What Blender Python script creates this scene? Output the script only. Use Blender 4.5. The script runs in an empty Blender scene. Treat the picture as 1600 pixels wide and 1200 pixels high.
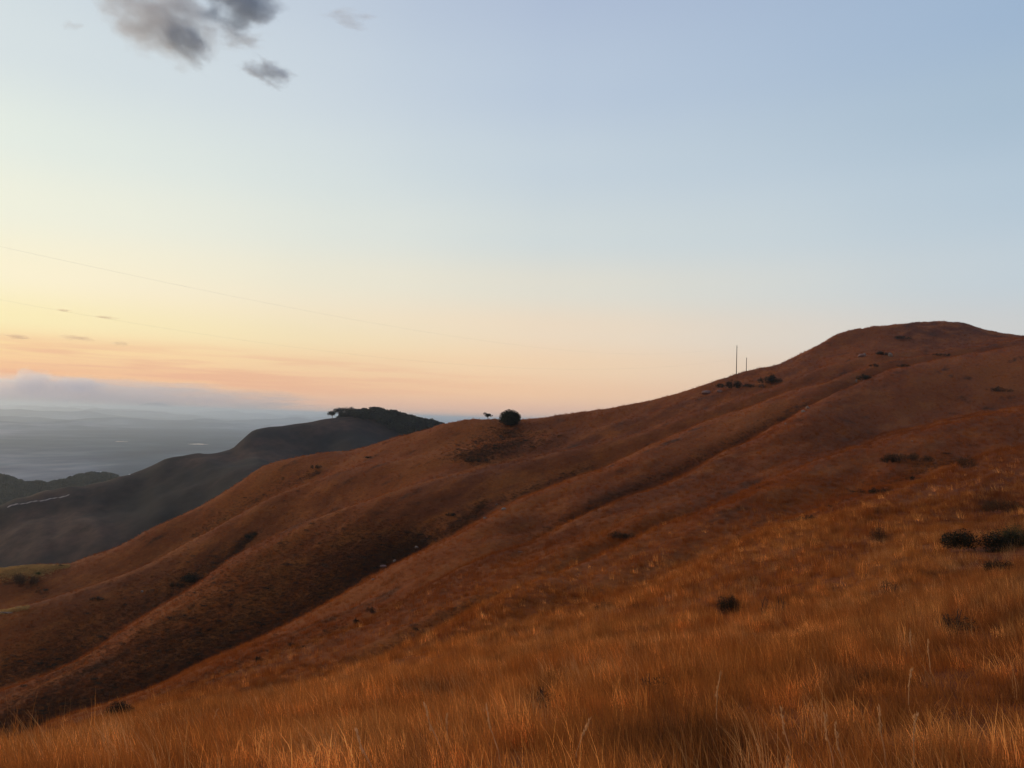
import bpy, math, random
import numpy as np
from mathutils import Vector, Matrix

random.seed(7)
rng = np.random.default_rng(11)
sc = bpy.context.scene
COL = sc.collection
R = math.radians

# ------------------------------------------------------------------ camera
F = 1256.0                      # focal length in pixels of the 1600 px wide photograph
PITCH = math.atan(56.0 / F)
ROLL = math.radians(1.92)       # the phone was held slightly crooked: the horizon drops to the right
cd = bpy.data.cameras.new('camera')
cd.sensor_width = 36.0
cd.lens = 36.0 * F / 1600.0
cd.clip_start = 0.1
cd.clip_end = 300000.0
cam = bpy.data.objects.new('camera', cd)
COL.objects.link(cam)
cam.location = (0, 0, 0)
cam.rotation_mode = 'QUATERNION'
cam.rotation_quaternion = (Matrix.Rotation(math.pi / 2 + PITCH, 3, 'X') @ Matrix.Rotation(ROLL, 3, 'Z')).to_quaternion()
sc.camera = cam

# ------------------------------------------------------------------ sky
SUN_AZ = R(-58)                 # sunset glow, left of the frame (angle from +Y towards +X)
w = bpy.data.worlds.new('World')
sc.world = w
w.use_nodes = True
nt = w.node_tree
nt.nodes.clear()


def N(nt, typ, **kw):
    n = nt.nodes.new(typ)
    for k, v in kw.items():
        setattr(n, k, v)
    return n


def math_node(nt, op, a, b=None, clamp=False, c=None):
    n = nt.nodes.new('ShaderNodeMath')
    n.operation = op
    n.use_clamp = clamp
    for i, v in enumerate((a, b, c)):
        if v is None:
            continue
        if isinstance(v, (int, float)):
            n.inputs[i].default_value = v
        else:
            nt.links.new(v, n.inputs[i])
    return n.outputs[0]


def maprange(nt, v, a, b, c=0.0, d=1.0, smooth=False):
    n = nt.nodes.new('ShaderNodeMapRange')
    n.interpolation_type = 'SMOOTHSTEP' if smooth else 'LINEAR'
    n.inputs['From Min'].default_value = a
    n.inputs['From Max'].default_value = b
    n.inputs['To Min'].default_value = c
    n.inputs['To Max'].default_value = d
    nt.links.new(v, n.inputs['Value'])
    return n.outputs[0]


def ramp(nt, v, stops, interp='LINEAR'):
    n = nt.nodes.new('ShaderNodeValToRGB')
    cr = n.color_ramp
    cr.interpolation = interp
    while len(cr.elements) > 1:
        cr.elements.remove(cr.elements[-1])
    cr.elements[0].position = stops[0][0]
    cr.elements[0].color = (*stops[0][1], 1)
    for p, c in stops[1:]:
        e = cr.elements.new(p)
        e.color = (*c, 1)
    nt.links.new(v, n.inputs[0])
    return n.outputs['Color']


def mix(nt, f, a, b, mode='MIX'):
    n = nt.nodes.new('ShaderNodeMix')
    n.data_type = 'RGBA'
    n.blend_type = mode
    for i, v in ((0, f), (6, a), (7, b)):
        if isinstance(v, (int, float)):
            n.inputs[i].default_value = v
        elif isinstance(v, tuple):
            n.inputs[i].default_value = (*v, 1)
        else:
            nt.links.new(v, n.inputs[i])
    return n.outputs[2]


def lin(r, g, b):
    return tuple((v / 255 / 12.92) if v / 255 <= .04045 else ((v / 255 + .055) / 1.055) ** 2.4 for v in (r, g, b))


tc = N(nt, 'ShaderNodeTexCoord')
sep = N(nt, 'ShaderNodeSeparateXYZ')
nt.links.new(tc.outputs['Generated'], sep.inputs[0])
X, Y, Z = sep.outputs
elev = math_node(nt, 'ARCSINE', Z)                        # radians
elev_deg = math_node(nt, 'MULTIPLY', elev, 180 / math.pi)
# elevation -10..90 degrees squeezed so that the low sky has most of the ramp: (e+5)/95 ** 0.5
e01 = math_node(nt, 'POWER', math_node(nt, 'MULTIPLY', math_node(nt, 'ADD', elev_deg, 5.0), 1 / 95.0, clamp=True), 0.5)


def E(deg):
    return math.sqrt(max(0, (deg + 5) / 95.0))


az = math_node(nt, 'ARCTAN2', X, Y)
dz = math_node(nt, 'SUBTRACT', az, SUN_AZ)
ang = math_node(nt, 'ARCCOSINE', math_node(nt, 'COSINE', dz))     # 0..pi away from the glow
ang = math_node(nt, 'MULTIPLY', ang, 180 / math.pi)

side_glow = ramp(nt, e01, [(E(-5), lin(120, 100, 90)), (E(-0.5), lin(205, 165, 145)), (E(0.6), lin(238, 188, 158)),
                           (E(1.9), lin(250, 196, 150)), (E(3.4), lin(255, 218, 162)), (E(5.2), lin(255, 241, 188)),
                           (E(8), lin(255, 245, 212)), (E(12), lin(244, 244, 224)), (E(16), lin(232, 239, 229)),
                           (E(21), lin(219, 228, 229)), (E(28), lin(205, 216, 224)), (E(45), lin(150, 170, 205)),
                           (E(90), lin(105, 130, 180))], 'EASE')
side_mid = ramp(nt, e01, [(E(-5), lin(110, 95, 88)), (E(-0.5), lin(210, 178, 158)), (E(0.6), lin(234, 192, 165)),
                          (E(2), lin(245, 203, 165)), (E(4), lin(246, 214, 178)), (E(6.5), lin(241, 221, 195)),
                          (E(9.5), lin(228, 224, 210)), (E(13), lin(212, 220, 220)), (E(18), lin(198, 211, 221)),
                          (E(23), lin(186, 201, 219)), (E(30), lin(174, 189, 213)), (E(45), lin(135, 155, 198)),
                          (E(90), lin(100, 125, 175))], 'EASE')
side_far = ramp(nt, e01, [(E(-5), lin(90, 88, 92)), (E(0), lin(190, 175, 175)), (E(3), lin(206, 196, 190)),
                          (E(6), lin(203, 206, 207)), (E(10), lin(192, 206, 216)), (E(15), lin(179, 198, 214)),
                          (E(20), lin(166, 188, 208)), (E(25), lin(156, 180, 207)), (E(45), lin(120, 142, 190)),
                          (E(90), lin(95, 120, 170))], 'EASE')
side_back = ramp(nt, e01, [(E(-5), lin(80, 84, 95)), (E(0), lin(150, 140, 155)), (E(5), lin(185, 162, 165)),
                           (E(12), lin(185, 168, 176)), (E(25), lin(130, 145, 185)), (E(90), lin(95, 120, 170))], 'EASE')
c1 = mix(nt, maprange(nt, ang, 22, 60), side_glow, side_mid)
c2 = mix(nt, maprange(nt, ang, 56, 98, smooth=True), c1, side_far)
c3 = mix(nt, maprange(nt, ang, 98, 175, smooth=True), c2, side_back)

# thin streaks of high cloud, stretched along the horizon: peach below, wisps of grey above
mp = N(nt, 'ShaderNodeCombineXYZ')
nt.links.new(math_node(nt, 'MULTIPLY', az, 5.0), mp.inputs[0])
nt.links.new(math_node(nt, 'MULTIPLY', elev, 90.0), mp.inputs[1])
ns = N(nt, 'ShaderNodeTexNoise')
ns.inputs['Scale'].default_value = 1.0
ns.inputs['Detail'].default_value = 6
ns.inputs['Roughness'].default_value = 0.55
nt.links.new(mp.outputs[0], ns.inputs['Vector'])
band = math_node(nt, 'MULTIPLY', maprange(nt, elev_deg, 0.6, 1.8, smooth=True), maprange(nt, elev_deg, 4.6, 3.0, smooth=True))
st = math_node(nt, 'MULTIPLY', math_node(nt, 'MULTIPLY', maprange(nt, ns.outputs['Fac'], 0.42, 0.60, smooth=True), band),
               maprange(nt, ang, 66, 34, smooth=True))
c4 = mix(nt, math_node(nt, 'MULTIPLY', st, 0.62), c3, lin(238, 180, 148))
ns2 = N(nt, 'ShaderNodeTexNoise')
ns2.inputs['Scale'].default_value = 2.2
ns2.inputs['Detail'].default_value = 3
nt.links.new(tc.outputs['Generated'], ns2.inputs['Vector'])
c5 = mix(nt, 1.0, c4, ramp(nt, ns2.outputs['Fac'], [(0.3, (.96, .97, .98)), (0.7, (1.02, 1.01, 1.0))]), 'MULTIPLY')
bg = N(nt, 'ShaderNodeBackground')
bg.inputs['Strength'].default_value = 1.0
nt.links.new(c5, bg.inputs['Color'])
wo = N(nt, 'ShaderNodeOutputWorld')
nt.links.new(bg.outputs[0], wo.inputs['Surface'])

# the last light of the set sun: weak, broad and warm
sd = bpy.data.lights.new('sunset_glow', 'SUN')
sd.energy = 1.1
sd.angle = R(34)
sd.color = (1.0, 0.66, 0.38)
so = bpy.data.objects.new('sunset_glow', sd)
COL.objects.link(so)
EL = R(12)
sv = Vector((math.sin(SUN_AZ) * math.cos(EL), math.cos(SUN_AZ) * math.cos(EL), math.sin(EL)))
so.rotation_euler = (-sv).to_track_quat('-Z', 'Y').to_euler()

vs = sc.view_settings
vs.view_transform = 'Standard'
vs.look = 'None'
vs.exposure = 0
vs.gamma = 1
vs.use_curve_mapping = False
sc.cycles.use_denoising = True
sc.cycles.max_bounces = 6
sc.cycles.diffuse_bounces = 3
sc.cycles.volume_bounces = 5
sc.cycles.transparent_max_bounces = 8
sc.cycles.volume_step_rate = 1.0
sc.cycles.volume_max_steps = 128


# ------------------------------------------------------------------ helpers
def ray(px, py):
    """pixel -> (u, t): x = u*y, z = t*y on the ray"""
    a, b = (px - 800) / F, (600 - py) / F
    a, b = a * math.cos(ROLL) - b * math.sin(ROLL), a * math.sin(ROLL) + b * math.cos(ROLL)
    y = math.cos(PITCH) - b * math.sin(PITCH)
    z = math.sin(PITCH) + b * math.cos(PITCH)
    return a / y, z / y


def project(x, y, z):
    f = y * math.cos(PITCH) + z * math.sin(PITCH)
    a, b = x / f, (z * math.cos(PITCH) - y * math.sin(PITCH)) / f
    a, b = a * math.cos(ROLL) + b * math.sin(ROLL), b * math.cos(ROLL) - a * math.sin(ROLL)
    return 800 + F * a, 600 - F * b


def perlin(x, y, seed=0):
    r = np.random.default_rng(seed)
    perm = r.permutation(512)
    perm = np.concatenate([perm, perm])
    g = r.uniform(0, 2 * np.pi, 512)
    gx, gy = np.cos(g), np.sin(g)
    xi, yi = np.floor(x).astype(int), np.floor(y).astype(int)
    xf, yf = x - xi, y - yi
    xi &= 511
    yi &= 511

    def gr(ix, iy, fx, fy):
        h = perm[(perm[ix & 511] + iy) & 511] & 511
        return gx[h] * fx + gy[h] * fy
    uu = xf ** 3 * (xf * (xf * 6 - 15) + 10)
    vv = yf ** 3 * (yf * (yf * 6 - 15) + 10)
    n00, n10 = gr(xi, yi, xf, yf), gr(xi + 1, yi, xf - 1, yf)
    n01, n11 = gr(xi, yi + 1, xf, yf - 1), gr(xi + 1, yi + 1, xf - 1, yf - 1)
    a = n00 + uu * (n10 - n00)
    b = n01 + uu * (n11 - n01)
    return (a + vv * (b - a)) * 1.4


def fbm(x, y, octv=4, seed=0, gain=.5):
    s, a = 0, 1.0
    for i in range(octv):
        s = s + a * perlin(x * 2 ** i + 17.3 * i, y * 2 ** i - 9.1 * i, seed + i)
        a *= gain
    return s


def pchip(xk, yk, x):
    h = np.diff(xk)
    d = np.diff(yk) / h
    m = np.zeros_like(yk)
    s = d[:-1] * d[1:] > 0
    w1, w2 = 2 * h[1:] + h[:-1], h[1:] + 2 * h[:-1]
    with np.errstate(divide='ignore', invalid='ignore'):
        mm = (w1 + w2) / (w1 / d[:-1] + w2 / d[1:])
    m[1:-1] = np.where(s, mm, 0)
    m[0], m[-1] = d[0], d[-1]
    i = np.clip(np.searchsorted(xk, x) - 1, 0, len(xk) - 2)
    t = np.clip((x - xk[i]) / h[i], 0, 1)
    return ((1 + 2 * t) * (1 - t) ** 2 * yk[i] + t * (1 - t) ** 2 * h[i] * m[i]
            + t * t * (3 - 2 * t) * yk[i + 1] + t * t * (t - 1) * h[i] * m[i + 1])


class Terrain:
    """height over a fan of directions u and distances y (z = t*y), real metres"""

    def __init__(self, pxs, rows, ys, extra=None):
        self.us = np.array([(p - 800) / F for p in pxs])
        self.ls = np.log(ys)
        Zs = np.zeros((len(pxs), len(ys)))
        for i, p in enumerate(pxs):
            s = np.array([math.log(r[1][i]) for r in rows])
            t = np.array([r[0][i] for r in rows])
            for k in range(1, len(s)):
                s[k] = max(s[k], s[k - 1] + 0.012)
            Zs[i] = pchip(s, t, np.clip(self.ls, s[0], s[-1])) * ys
        self.ys = ys
        self.X = self.us[:, None] * ys[None, :]
        self.Y = np.broadcast_to(ys[None, :], self.X.shape).copy()
        self.Z = Zs
        if extra is not None:
            self.Z = self.Z + extra(self.X, self.Y)

    def h(self, x, y):
        x, y = np.atleast_1d(x).astype(float), np.atleast_1d(y).astype(float)
        u = x / y
        i = np.clip(np.searchsorted(self.us, u) - 1, 0, len(self.us) - 2)
        fu = np.clip((u - self.us[i]) / (self.us[i + 1] - self.us[i]), 0, 1)
        l = np.log(y)
        j = np.clip(((l - self.ls[0]) / (self.ls[1] - self.ls[0])).astype(int), 0, len(self.ls) - 2)
        fy = np.clip((y - self.ys[j]) / (self.ys[j + 1] - self.ys[j]), 0, 1)
        Zg = self.Z
        return ((Zg[i, j] * (1 - fu) + Zg[i + 1, j] * fu) * (1 - fy)
                + (Zg[i, j + 1] * (1 - fu) + Zg[i + 1, j + 1] * fu) * fy)

    def hit(self, px, py, ymin=4.0):
        """first ground point seen through pixel"""
        u, t = ray(px, py)
        ys = self.ys[self.ys > ymin]
        tt = self.h(u * ys, ys) / ys
        k = np.nonzero(tt >= t)[0]
        k = k[0] if len(k) else int(np.argmax(tt))
        y = float(ys[k])
        if k > 0:
            f = (t - tt[k - 1]) / (tt[k] - tt[k - 1] + 1e-12)
            y = float(ys[k - 1] + (ys[k] - ys[k - 1]) * min(1.0, max(0.0, f)))
        return Vector((u * y, y, float(self.h(u * y, y)[0])))

    def mesh(self, name, mat, kind='structure'):
        nu, ny = self.X.shape
        co = np.stack([self.X, self.Y, self.Z], -1).reshape(-1, 3)
        a = (np.arange(nu - 1)[:, None] * ny + np.arange(ny - 1)[None, :]).ravel()
        q = np.stack([a, a + ny, a + ny + 1, a + 1], -1)
        o = np_mesh(name, co, q, mat)
        o['kind'] = kind
        return o


def np_mesh(name, co, quads, mat, parent=None, smooth=True, link=True):
    me = bpy.data.meshes.new(name)
    n = quads.shape[1]
    me.vertices.add(len(co))
    me.vertices.foreach_set('co', np.asarray(co, np.float32).ravel())
    me.loops.add(quads.size)
    me.loops.foreach_set('vertex_index', quads.astype(np.int32).ravel())
    me.polygons.add(len(quads))
    me.polygons.foreach_set('loop_start', np.arange(0, quads.size, n, dtype=np.int32))
    me.update(calc_edges=True)
    me.validate()
    if smooth:
        me.polygons.foreach_set('use_smooth', np.ones(len(me.polygons), bool))
    if mat:
        me.materials.append(mat)
    o = bpy.data.objects.new(name, me)
    if link:
        COL.objects.link(o)
    if parent:
        o.parent = parent
    return o


def tag(o, label=None, cat=None, group=None, kind=None):
    if label:
        o['label'] = label
    if cat:
        o['category'] = cat
    if group:
        o['group'] = group
    if kind:
        o['kind'] = kind
    return o


def empty(name, loc):
    o = bpy.data.objects.new(name, None)
    o.empty_display_size = 0.5
    COL.objects.link(o)
    o.location = loc
    return o


# ------------------------------------------------------------------ materials
def new_mat(name):
    m = bpy.data.materials.new(name)
    m.use_nodes = True
    t = m.node_tree
    t.nodes.clear()
    out = N(t, 'ShaderNodeOutputMaterial')
    b = N(t, 'ShaderNodeBsdfPrincipled')
    b.inputs['Roughness'].default_value = 0.9
    b.inputs['Specular IOR Level'].default_value = 0.1
    t.links.new(b.outputs[0], out.inputs['Surface'])
    return m, t, b, out


def noise(t, vec, scale, detail=4, rough=.55, dist=0.0):
    n = N(t, 'ShaderNodeTexNoise')
    n.inputs['Scale'].default_value = scale
    n.inputs['Detail'].default_value = detail
    n.inputs['Roughness'].default_value = rough
    n.inputs['Distortion'].default_value = dist
    t.links.new(vec, n.inputs['Vector'])
    return n.outputs['Fac']


def pos(t):
    return N(t, 'ShaderNodeNewGeometry').outputs['Position']


def streak_vec(t, p):
    """world position turned so that Y runs along the spurs, squeezed along them"""
    m = N(t, 'ShaderNodeMapping')
    m.vector_type = 'TEXTURE'
    m.inputs['Rotation'].default_value = (0, 0, -math.atan2(.6, .8))
    m.inputs['Scale'].default_value = (1, 3.6, 1)
    t.links.new(p, m.inputs['Vector'])
    return m.outputs[0]




def grass_colour(t, gain, tk=1.0, tint=(1, 1, 1)):
    """species and dryness of the grass across the hill: rust, russet, gold, a little green-brown"""
    p = pos(t)
    sv_ = streak_vec(t, p)
    big = noise(t, sv_, 0.028, 3, .5)
    mid = noise(t, sv_, 0.16, 4, .6)
    fine = noise(t, p, 1.3, 4, .65)
    c = ramp(t, big, [(0.30, (.165, .062, .026)), (0.44, (.215, .078, .024)), (0.56, (.270, .094, .024)),
                      (0.70, (.330, .130, .034))])
    c = mix(t, maprange(t, mid, .42, .70, smooth=True), c, (.330, .138, .040))
    c = mix(t, maprange(t, mid, .42, .28, smooth=True), c, (.110, .050, .022))
    tuft = noise(t, p, .42, 3, .6)
    c = mix(t, math_node(t, 'MULTIPLY', maprange(t, tuft, .50, .68, smooth=True), .65 * tk), c, (.42, .205, .072))
    c = mix(t, math_node(t, 'MULTIPLY', maprange(t, tuft, .46, .30, smooth=True), .75 * tk), c, (.110, .050, .022))
    a = .4 * (.35 + .65 * tk)
    v = ramp(t, fine, [(0.28, (1 - a,) * 3), (0.5, (1, 1, 1)), (0.72, (1 + a * 1.2,) * 3)])
    c = mix(t, 1.0, c, v, 'MULTIPLY')
    return mix(t, 1.0, c, (gain * tint[0], gain * tint[1], gain * tint[2]), 'MULTIPLY')


def make_hill_mat():
    m, t, b, out = new_mat('dry_grass_ground')
    c = grass_colour(t, .83, .15, (1, .65, .34))
    t.links.new(c, b.inputs['Base Color'])
    p = pos(t)
    bp = N(t, 'ShaderNodeBump')
    bp.inputs['Strength'].default_value = 0.8
    bp.inputs['Distance'].default_value = 0.35
    h = math_node(t, 'ADD', noise(t, p, 1.6, 6, .7), math_node(t, 'MULTIPLY', noise(t, streak_vec(t, p), .22, 4), 1.6))
    t.links.new(h, bp.inputs['Height'])
    t.links.new(bp.outputs[0], b.inputs['Normal'])
    return m


def make_blade_mat(name, gain, tint=(1, 1, 1), tk=1.0, pale=1.0):
    m, t, b, out = new_mat(name)
    c = grass_colour(t, gain, tk, tint)
    oi = N(t, 'ShaderNodeObjectInfo')
    v = ramp(t, oi.outputs['Random'], [(0, (.72, .70, .70)), (.6, (1, 1, 1)), (.9, (1.25, 1.25, 1.2)), (1, (1.3 + pale, 1.3 + pale * 1.3, 1.2 + pale * 1.6))])
    c = mix(t, 1.0, c, v, 'MULTIPLY')
    t.links.new(c, b.inputs['Base Color'])
    b.inputs['Roughness'].default_value = 0.7
    tr = N(t, 'ShaderNodeBsdfTranslucent')
    t.links.new(c, tr.inputs['Color'])
    ms = N(t, 'ShaderNodeMixShader')
    ms.inputs[0].default_value = 0.35
    t.links.new(b.outputs[0], ms.inputs[1])
    t.links.new(tr.outputs[0], ms.inputs[2])
    t.links.new(ms.outputs[0], out.inputs['Surface'])
    return m


def simple_mat(name, c1, c2, scale, rough=.9, transl=0.0, obj_rand=False, bump=0.0):
    m, t, b, out = new_mat(name)
    p = pos(t)
    n = noise(t, p, scale, 4, .6)
    c = ramp(t, n, [(.3, c1), (.7, c2)])
    if obj_rand:
        oi = N(t, 'ShaderNodeObjectInfo')
        c = mix(t, 1.0, c, ramp(t, oi.outputs['Random'], [(0, (.7, .7, .7)), (1, (1.35, 1.3, 1.25))]), 'MULTIPLY')
    t.links.new(c, b.inputs['Base Color'])
    b.inputs['Roughness'].default_value = rough
    if bump:
        bp = N(t, 'ShaderNodeBump')
        bp.inputs['Strength'].default_value = 1.0
        bp.inputs['Distance'].default_value = bump
        t.links.new(n, bp.inputs['Height'])
        t.links.new(bp.outputs[0], b.inputs['Normal'])
    if transl:
        tr = N(t, 'ShaderNodeBsdfTranslucent')
        t.links.new(c, tr.inputs['Color'])
        ms = N(t, 'ShaderNodeMixShader')
        ms.inputs[0].default_value = transl
        t.links.new(b.outputs[0], ms.inputs[1])
        t.links.new(tr.outputs[0], ms.inputs[2])
        t.links.new(ms.outputs[0], out.inputs['Surface'])
    return m


M_hill = make_hill_mat()
M_blade = make_blade_mat('dry_grass_blades', 1.70, (1, .84, .56), 1.4, 1.8)
M_bladef = make_blade_mat('dry_grass_blades_far', 1.16, (1, .66, .35), .15, .05)
M_stalk = simple_mat('straw', (.66, .34, .12), (.92, .56, .25), 9, .6, .3)
M_leaf = simple_mat('dark_scrub_leaves', (.018, .016, .008), (.042, .032, .014), 2.0, .7, .15)
M_leafg = simple_mat('olive_leaves', (.050, .048, .016), (.105, .085, .028), 3.0, .7, .2)
M_leafb = simple_mat('brown_dry_leaves', (.060, .030, .014), (.110, .055, .022), 3.0, .8, .2)
M_leafs = simple_mat('brown_scrub_leaves', (.075, .036, .018), (.125, .058, .026), 1.2, .8, .2, True)
M_green = simple_mat('green_leaves', (.06, .09, .015), (.10, .14, .03), 3.0, .7, .2)
M_tree = simple_mat('tree_leaves', (.016, .018, .010), (.040, .038, .018), .8, .7, .1, True)
M_twig = simple_mat('twigs', (.045, .030, .020), (.09, .06, .04), 6, .9)
M_wood = simple_mat('weathered_wood', (.06, .045, .035), (.11, .085, .065), 2, .9)
M_wire = simple_mat('aluminium_wire', (.10, .09, .08), (.14, .12, .10), 1, .6)
M_rock = simple_mat('pale_rock', (.15, .10, .07), (.33, .23, .155), 1.4, .9, 0, False, .15)
M_rockp = simple_mat('pink_rock', (.17, .085, .06), (.28, .15, .11), .9, .9, 0, False, .15)
M_wall = simple_mat('limewash', (.60, .58, .54), (.75, .73, .70), .5, .8)
M_roof = simple_mat('metal_sheet', (.62, .64, .66), (.78, .79, .80), .3, .45)

# ------------------------------------------------------------------ the near hillside
pxs = np.concatenate([np.linspace(-2600, -200, 50, endpoint=False), np.linspace(-200, 1800, 740, endpoint=False),
                      np.linspace(1800, 4200, 50)])
ysr = np.exp(np.linspace(math.log(0.7), math.log(640), 600))


def ground_row(zpts, y):
    z = np.array(zpts, float)
    zz = np.interp(pxs, z[:, 0], z[:, 1])
    return zz / y, np.full(len(pxs), y)


def crest(pts):
    uc = (pxs - 800) / F
    q = np.array([(*ray(p[0], p[1]), p[2]) for p in pts])
    x = np.clip(uc, q[0, 0], q[-1, 0])
    t = pchip(q[:, 0], q[:, 1], x)
    return t, pchip(q[:, 0], q[:, 2], x), -t * F


def gully(cr, dpts, f):
    """dpts (px, extra pixels below the crest in front, factor on distance)"""
    d = np.array(dpts, float)
    dp = np.interp(pxs, d[:, 0], d[:, 1])
    ff = np.interp(pxs, d[:, 0], d[:, 2]) if d.shape[1] > 2 else f
    py = cr[2] + np.where(dp > 0, dp * 1.6, dp)
    return -py / F, cr[1] * ff


def shoulder(cr, gu, nxt, amt):
    """steep scarp just above the gully, before the flank eases off"""
    a = np.interp(pxs, [q[0] for q in amt], [q[1] for q in amt])
    a = np.minimum(a, .35 * np.maximum(cr[2] - nxt[2], 0))
    return -(cr[2] - a) / F, gu[1] + .3 * (nxt[1] - gu[1])


nr0 = ground_row([(-2600, -2.1), (-400, -1.75), (800, -1.6), (2000, -1.5), (4200, -1.2)], 0.7)
nr1 = ground_row([(-2600, -4.6), (-400, -2.7), (0, -2.35), (800, -2.05), (1600, -1.9), (4200, -.8)], 3.0)
nr2 = crest([(-2600, 1290, 7), (-400, 1235, 7), (0, 1208, 7), (800, 1185, 7), (1600, 1118, 7), (2400, 1000, 7), (4200, 790, 7)])
nr3 = crest([(-2600, 1280, 12), (-400, 1222, 12), (0, 1195, 12), (240, 1160, 12), (500, 1135, 12), (800, 1095, 12), (1200, 1040, 12),
             (1600, 985, 12), (2400, 880, 12), (4200, 700, 12)])
nr4 = crest([(-2600, 1270, 17), (-400, 1212, 17), (0, 1187, 17), (240, 1138, 20), (500, 1094, 21), (800, 1038, 22), (1200, 975, 22),
             (1600, 900, 22), (2400, 800, 22), (4200, 640, 22)])
nr4b = crest([(-2600, 1268, 20), (-400, 1209, 20), (0, 1185, 20), (240, 1127, 25), (500, 1084, 27), (669, 1048, 29), (800, 1014, 29),
              (1025, 968, 31), (1200, 918, 33), (1600, 830, 38), (2400, 730, 40), (4200, 600, 40)])
cD = crest([(-2600, 1268, 23), (-400, 1208, 23), (0, 1184, 23), (240, 1121, 28), (500, 1076, 32), (575, 1047, 34), (669, 1024, 36),
            (800, 990, 38), (912, 965, 41), (1025, 920, 46), (1150, 863, 53), (1260, 816, 62), (1365, 774, 72),
            (1430, 752, 80), (1600, 705, 100), (2000, 640, 130), (4200, 500, 130)])
gD = gully(cD, [(-2600, -1, 1.1), (500, -2, 1.13), (600, 2, 1.12), (669, 7, 1.14), (912, 7, 1.15), (1025, 4, 1.14), (1150, 5, 1.12),
                (1260, 9, 1.12), (1430, 8, 1.12), (1600, 1, 1.1), (2000, -3, 1.1), (4200, -5, 1.1)], 1.1)
cC = crest([(-2600, 1266, 28), (-400, 1206, 28), (0, 1182, 28), (240, 1117, 34), (500, 1069, 42), (575, 1039, 45), (650, 1003, 49), (721, 965, 54),
            (819, 919, 62), (900, 882, 72), (1000, 835, 83), (1100, 796, 96), (1256, 727, 122), (1350, 699, 142),
            (1428, 674, 152), (1600, 640, 175), (2000, 580, 200), (4200, 470, 200)])
gC = gully(cC, [(-2600, 40, 1.4), (0, 30, 1.4), (300, 22, 1.3), (500, 18, 1.22), (721, 16, 1.16), (900, 12, 1.13), (1100, 9, 1.1),
                (1256, 6, 1.1), (1428, 0.5, 1.1), (1600, -3, 1.1), (4200, -5, 1.1)], 1.1)
cB = crest([(-2600, 1260, 56), (-400, 1204, 56), (0, 1177, 58), (240, 1104, 62), (315, 1080, 65), (480, 1014, 76), (600, 955, 87), (687, 903, 97),
            (781, 866, 108), (826, 853, 115), (894, 817, 126), (969, 780, 142), (1050, 749, 160), (1100, 724, 174),
            (1225, 658, 212), (1262, 637, 225), (1340, 597, 262), (1444, 566, 300), (1600, 540, 330), (2000, 500, 350), (4200, 420, 350)])
gB = gully(cB, [(-2600, 14, 1.2), (0, 10, 1.2), (240, 14, 1.2), (480, 12, 1.2), (687, 9, 1.14), (826, 9, 1.13), (969, 11, 1.12), (1100, 14, 1.12),
                (1225, 15, 1.1), (1262, 10, 1.08), (1340, 4, 1.06), (1444, 2, 1.06), (1600, 2, 1.06), (4200, 1, 1.06)], 1.1)
cA = crest([(-2600, 1255, 80), (-400, 1200, 80), (0, 1166, 86), (100, 1125, 91), (210, 1086, 98), (339, 1029, 110), (480, 963, 124), (537, 930, 132),
            (624, 879, 146), (709, 836, 160), (787, 792, 174), (850, 766, 188), (930, 735, 206), (1010, 700, 224),
            (1100, 662, 246), (1225, 617, 268), (1262, 606, 272), (1340, 580, 290), (1444, 556, 325), (1600, 533, 360),
            (2000, 494, 380), (4200, 415, 380)])
gA = gully(cA, [(-2600, 30, 1.3), (0, 26, 1.3), (210, 32, 1.3), (480, 30, 1.25), (624, 22, 1.2), (709, 12, 1.14), (850, 7, 1.1), (1010, 2, 1.08),
                (1100, -2, 1.06), (1600, -1, 1.04), (4200, -2, 1.04)], 1.1)
cR3 = crest([(-2600, 1160, 150), (-400, 1130, 150), (0, 1077, 152), (120, 1032, 160), (210, 972, 170), (300, 918, 182), (369, 868, 193), (480, 812, 208),
             (600, 775, 214), (709, 745, 222), (850, 715, 236), (1010, 674, 256), (1100, 644, 268), (1225, 600, 292),
             (1340, 560, 325), (1444, 546, 350), (1600, 531, 385), (2000, 492, 400), (4200, 413, 400)])
gR3 = gully(cR3, [(-2600, 3, 1.1), (0, 4, 1.12), (210, 6, 1.12), (390, 6, 1.1), (520, 1, 1.06), (709, -5, 1.05), (1225, -5, 1.04), (1600, -1, 1.02), (4200, -1, 1.02)], 1.1)
cR2 = crest([(-2600, 1030, 195), (-400, 1000, 195), (0, 956, 200), (150, 915, 212), (250, 872, 222), (300, 845, 229), (350, 817, 235), (422, 779, 243),
             (475, 756, 249), (540, 735, 252), (709, 708, 256), (850, 682, 268), (1010, 652, 280), (1100, 622, 295),
             (1225, 582, 322), (1340, 540, 365), (1400, 527, 385), (1478, 523, 400), (1600, 529, 420), (2000, 490, 420), (4200, 411, 420)])
gR2 = gully(cR2, [(-2600, 4, 1.1), (0, 5, 1.1), (180, 4, 1.09), (300, 6, 1.08), (422, 6, 1.08), (500, 2, 1.06), (600, -6, 1.05), (1225, -6, 1.03),
                  (1478, -7, 1.02), (1600, -.5, 1.02), (4200, -.5, 1.02)], 1.1)
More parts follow.
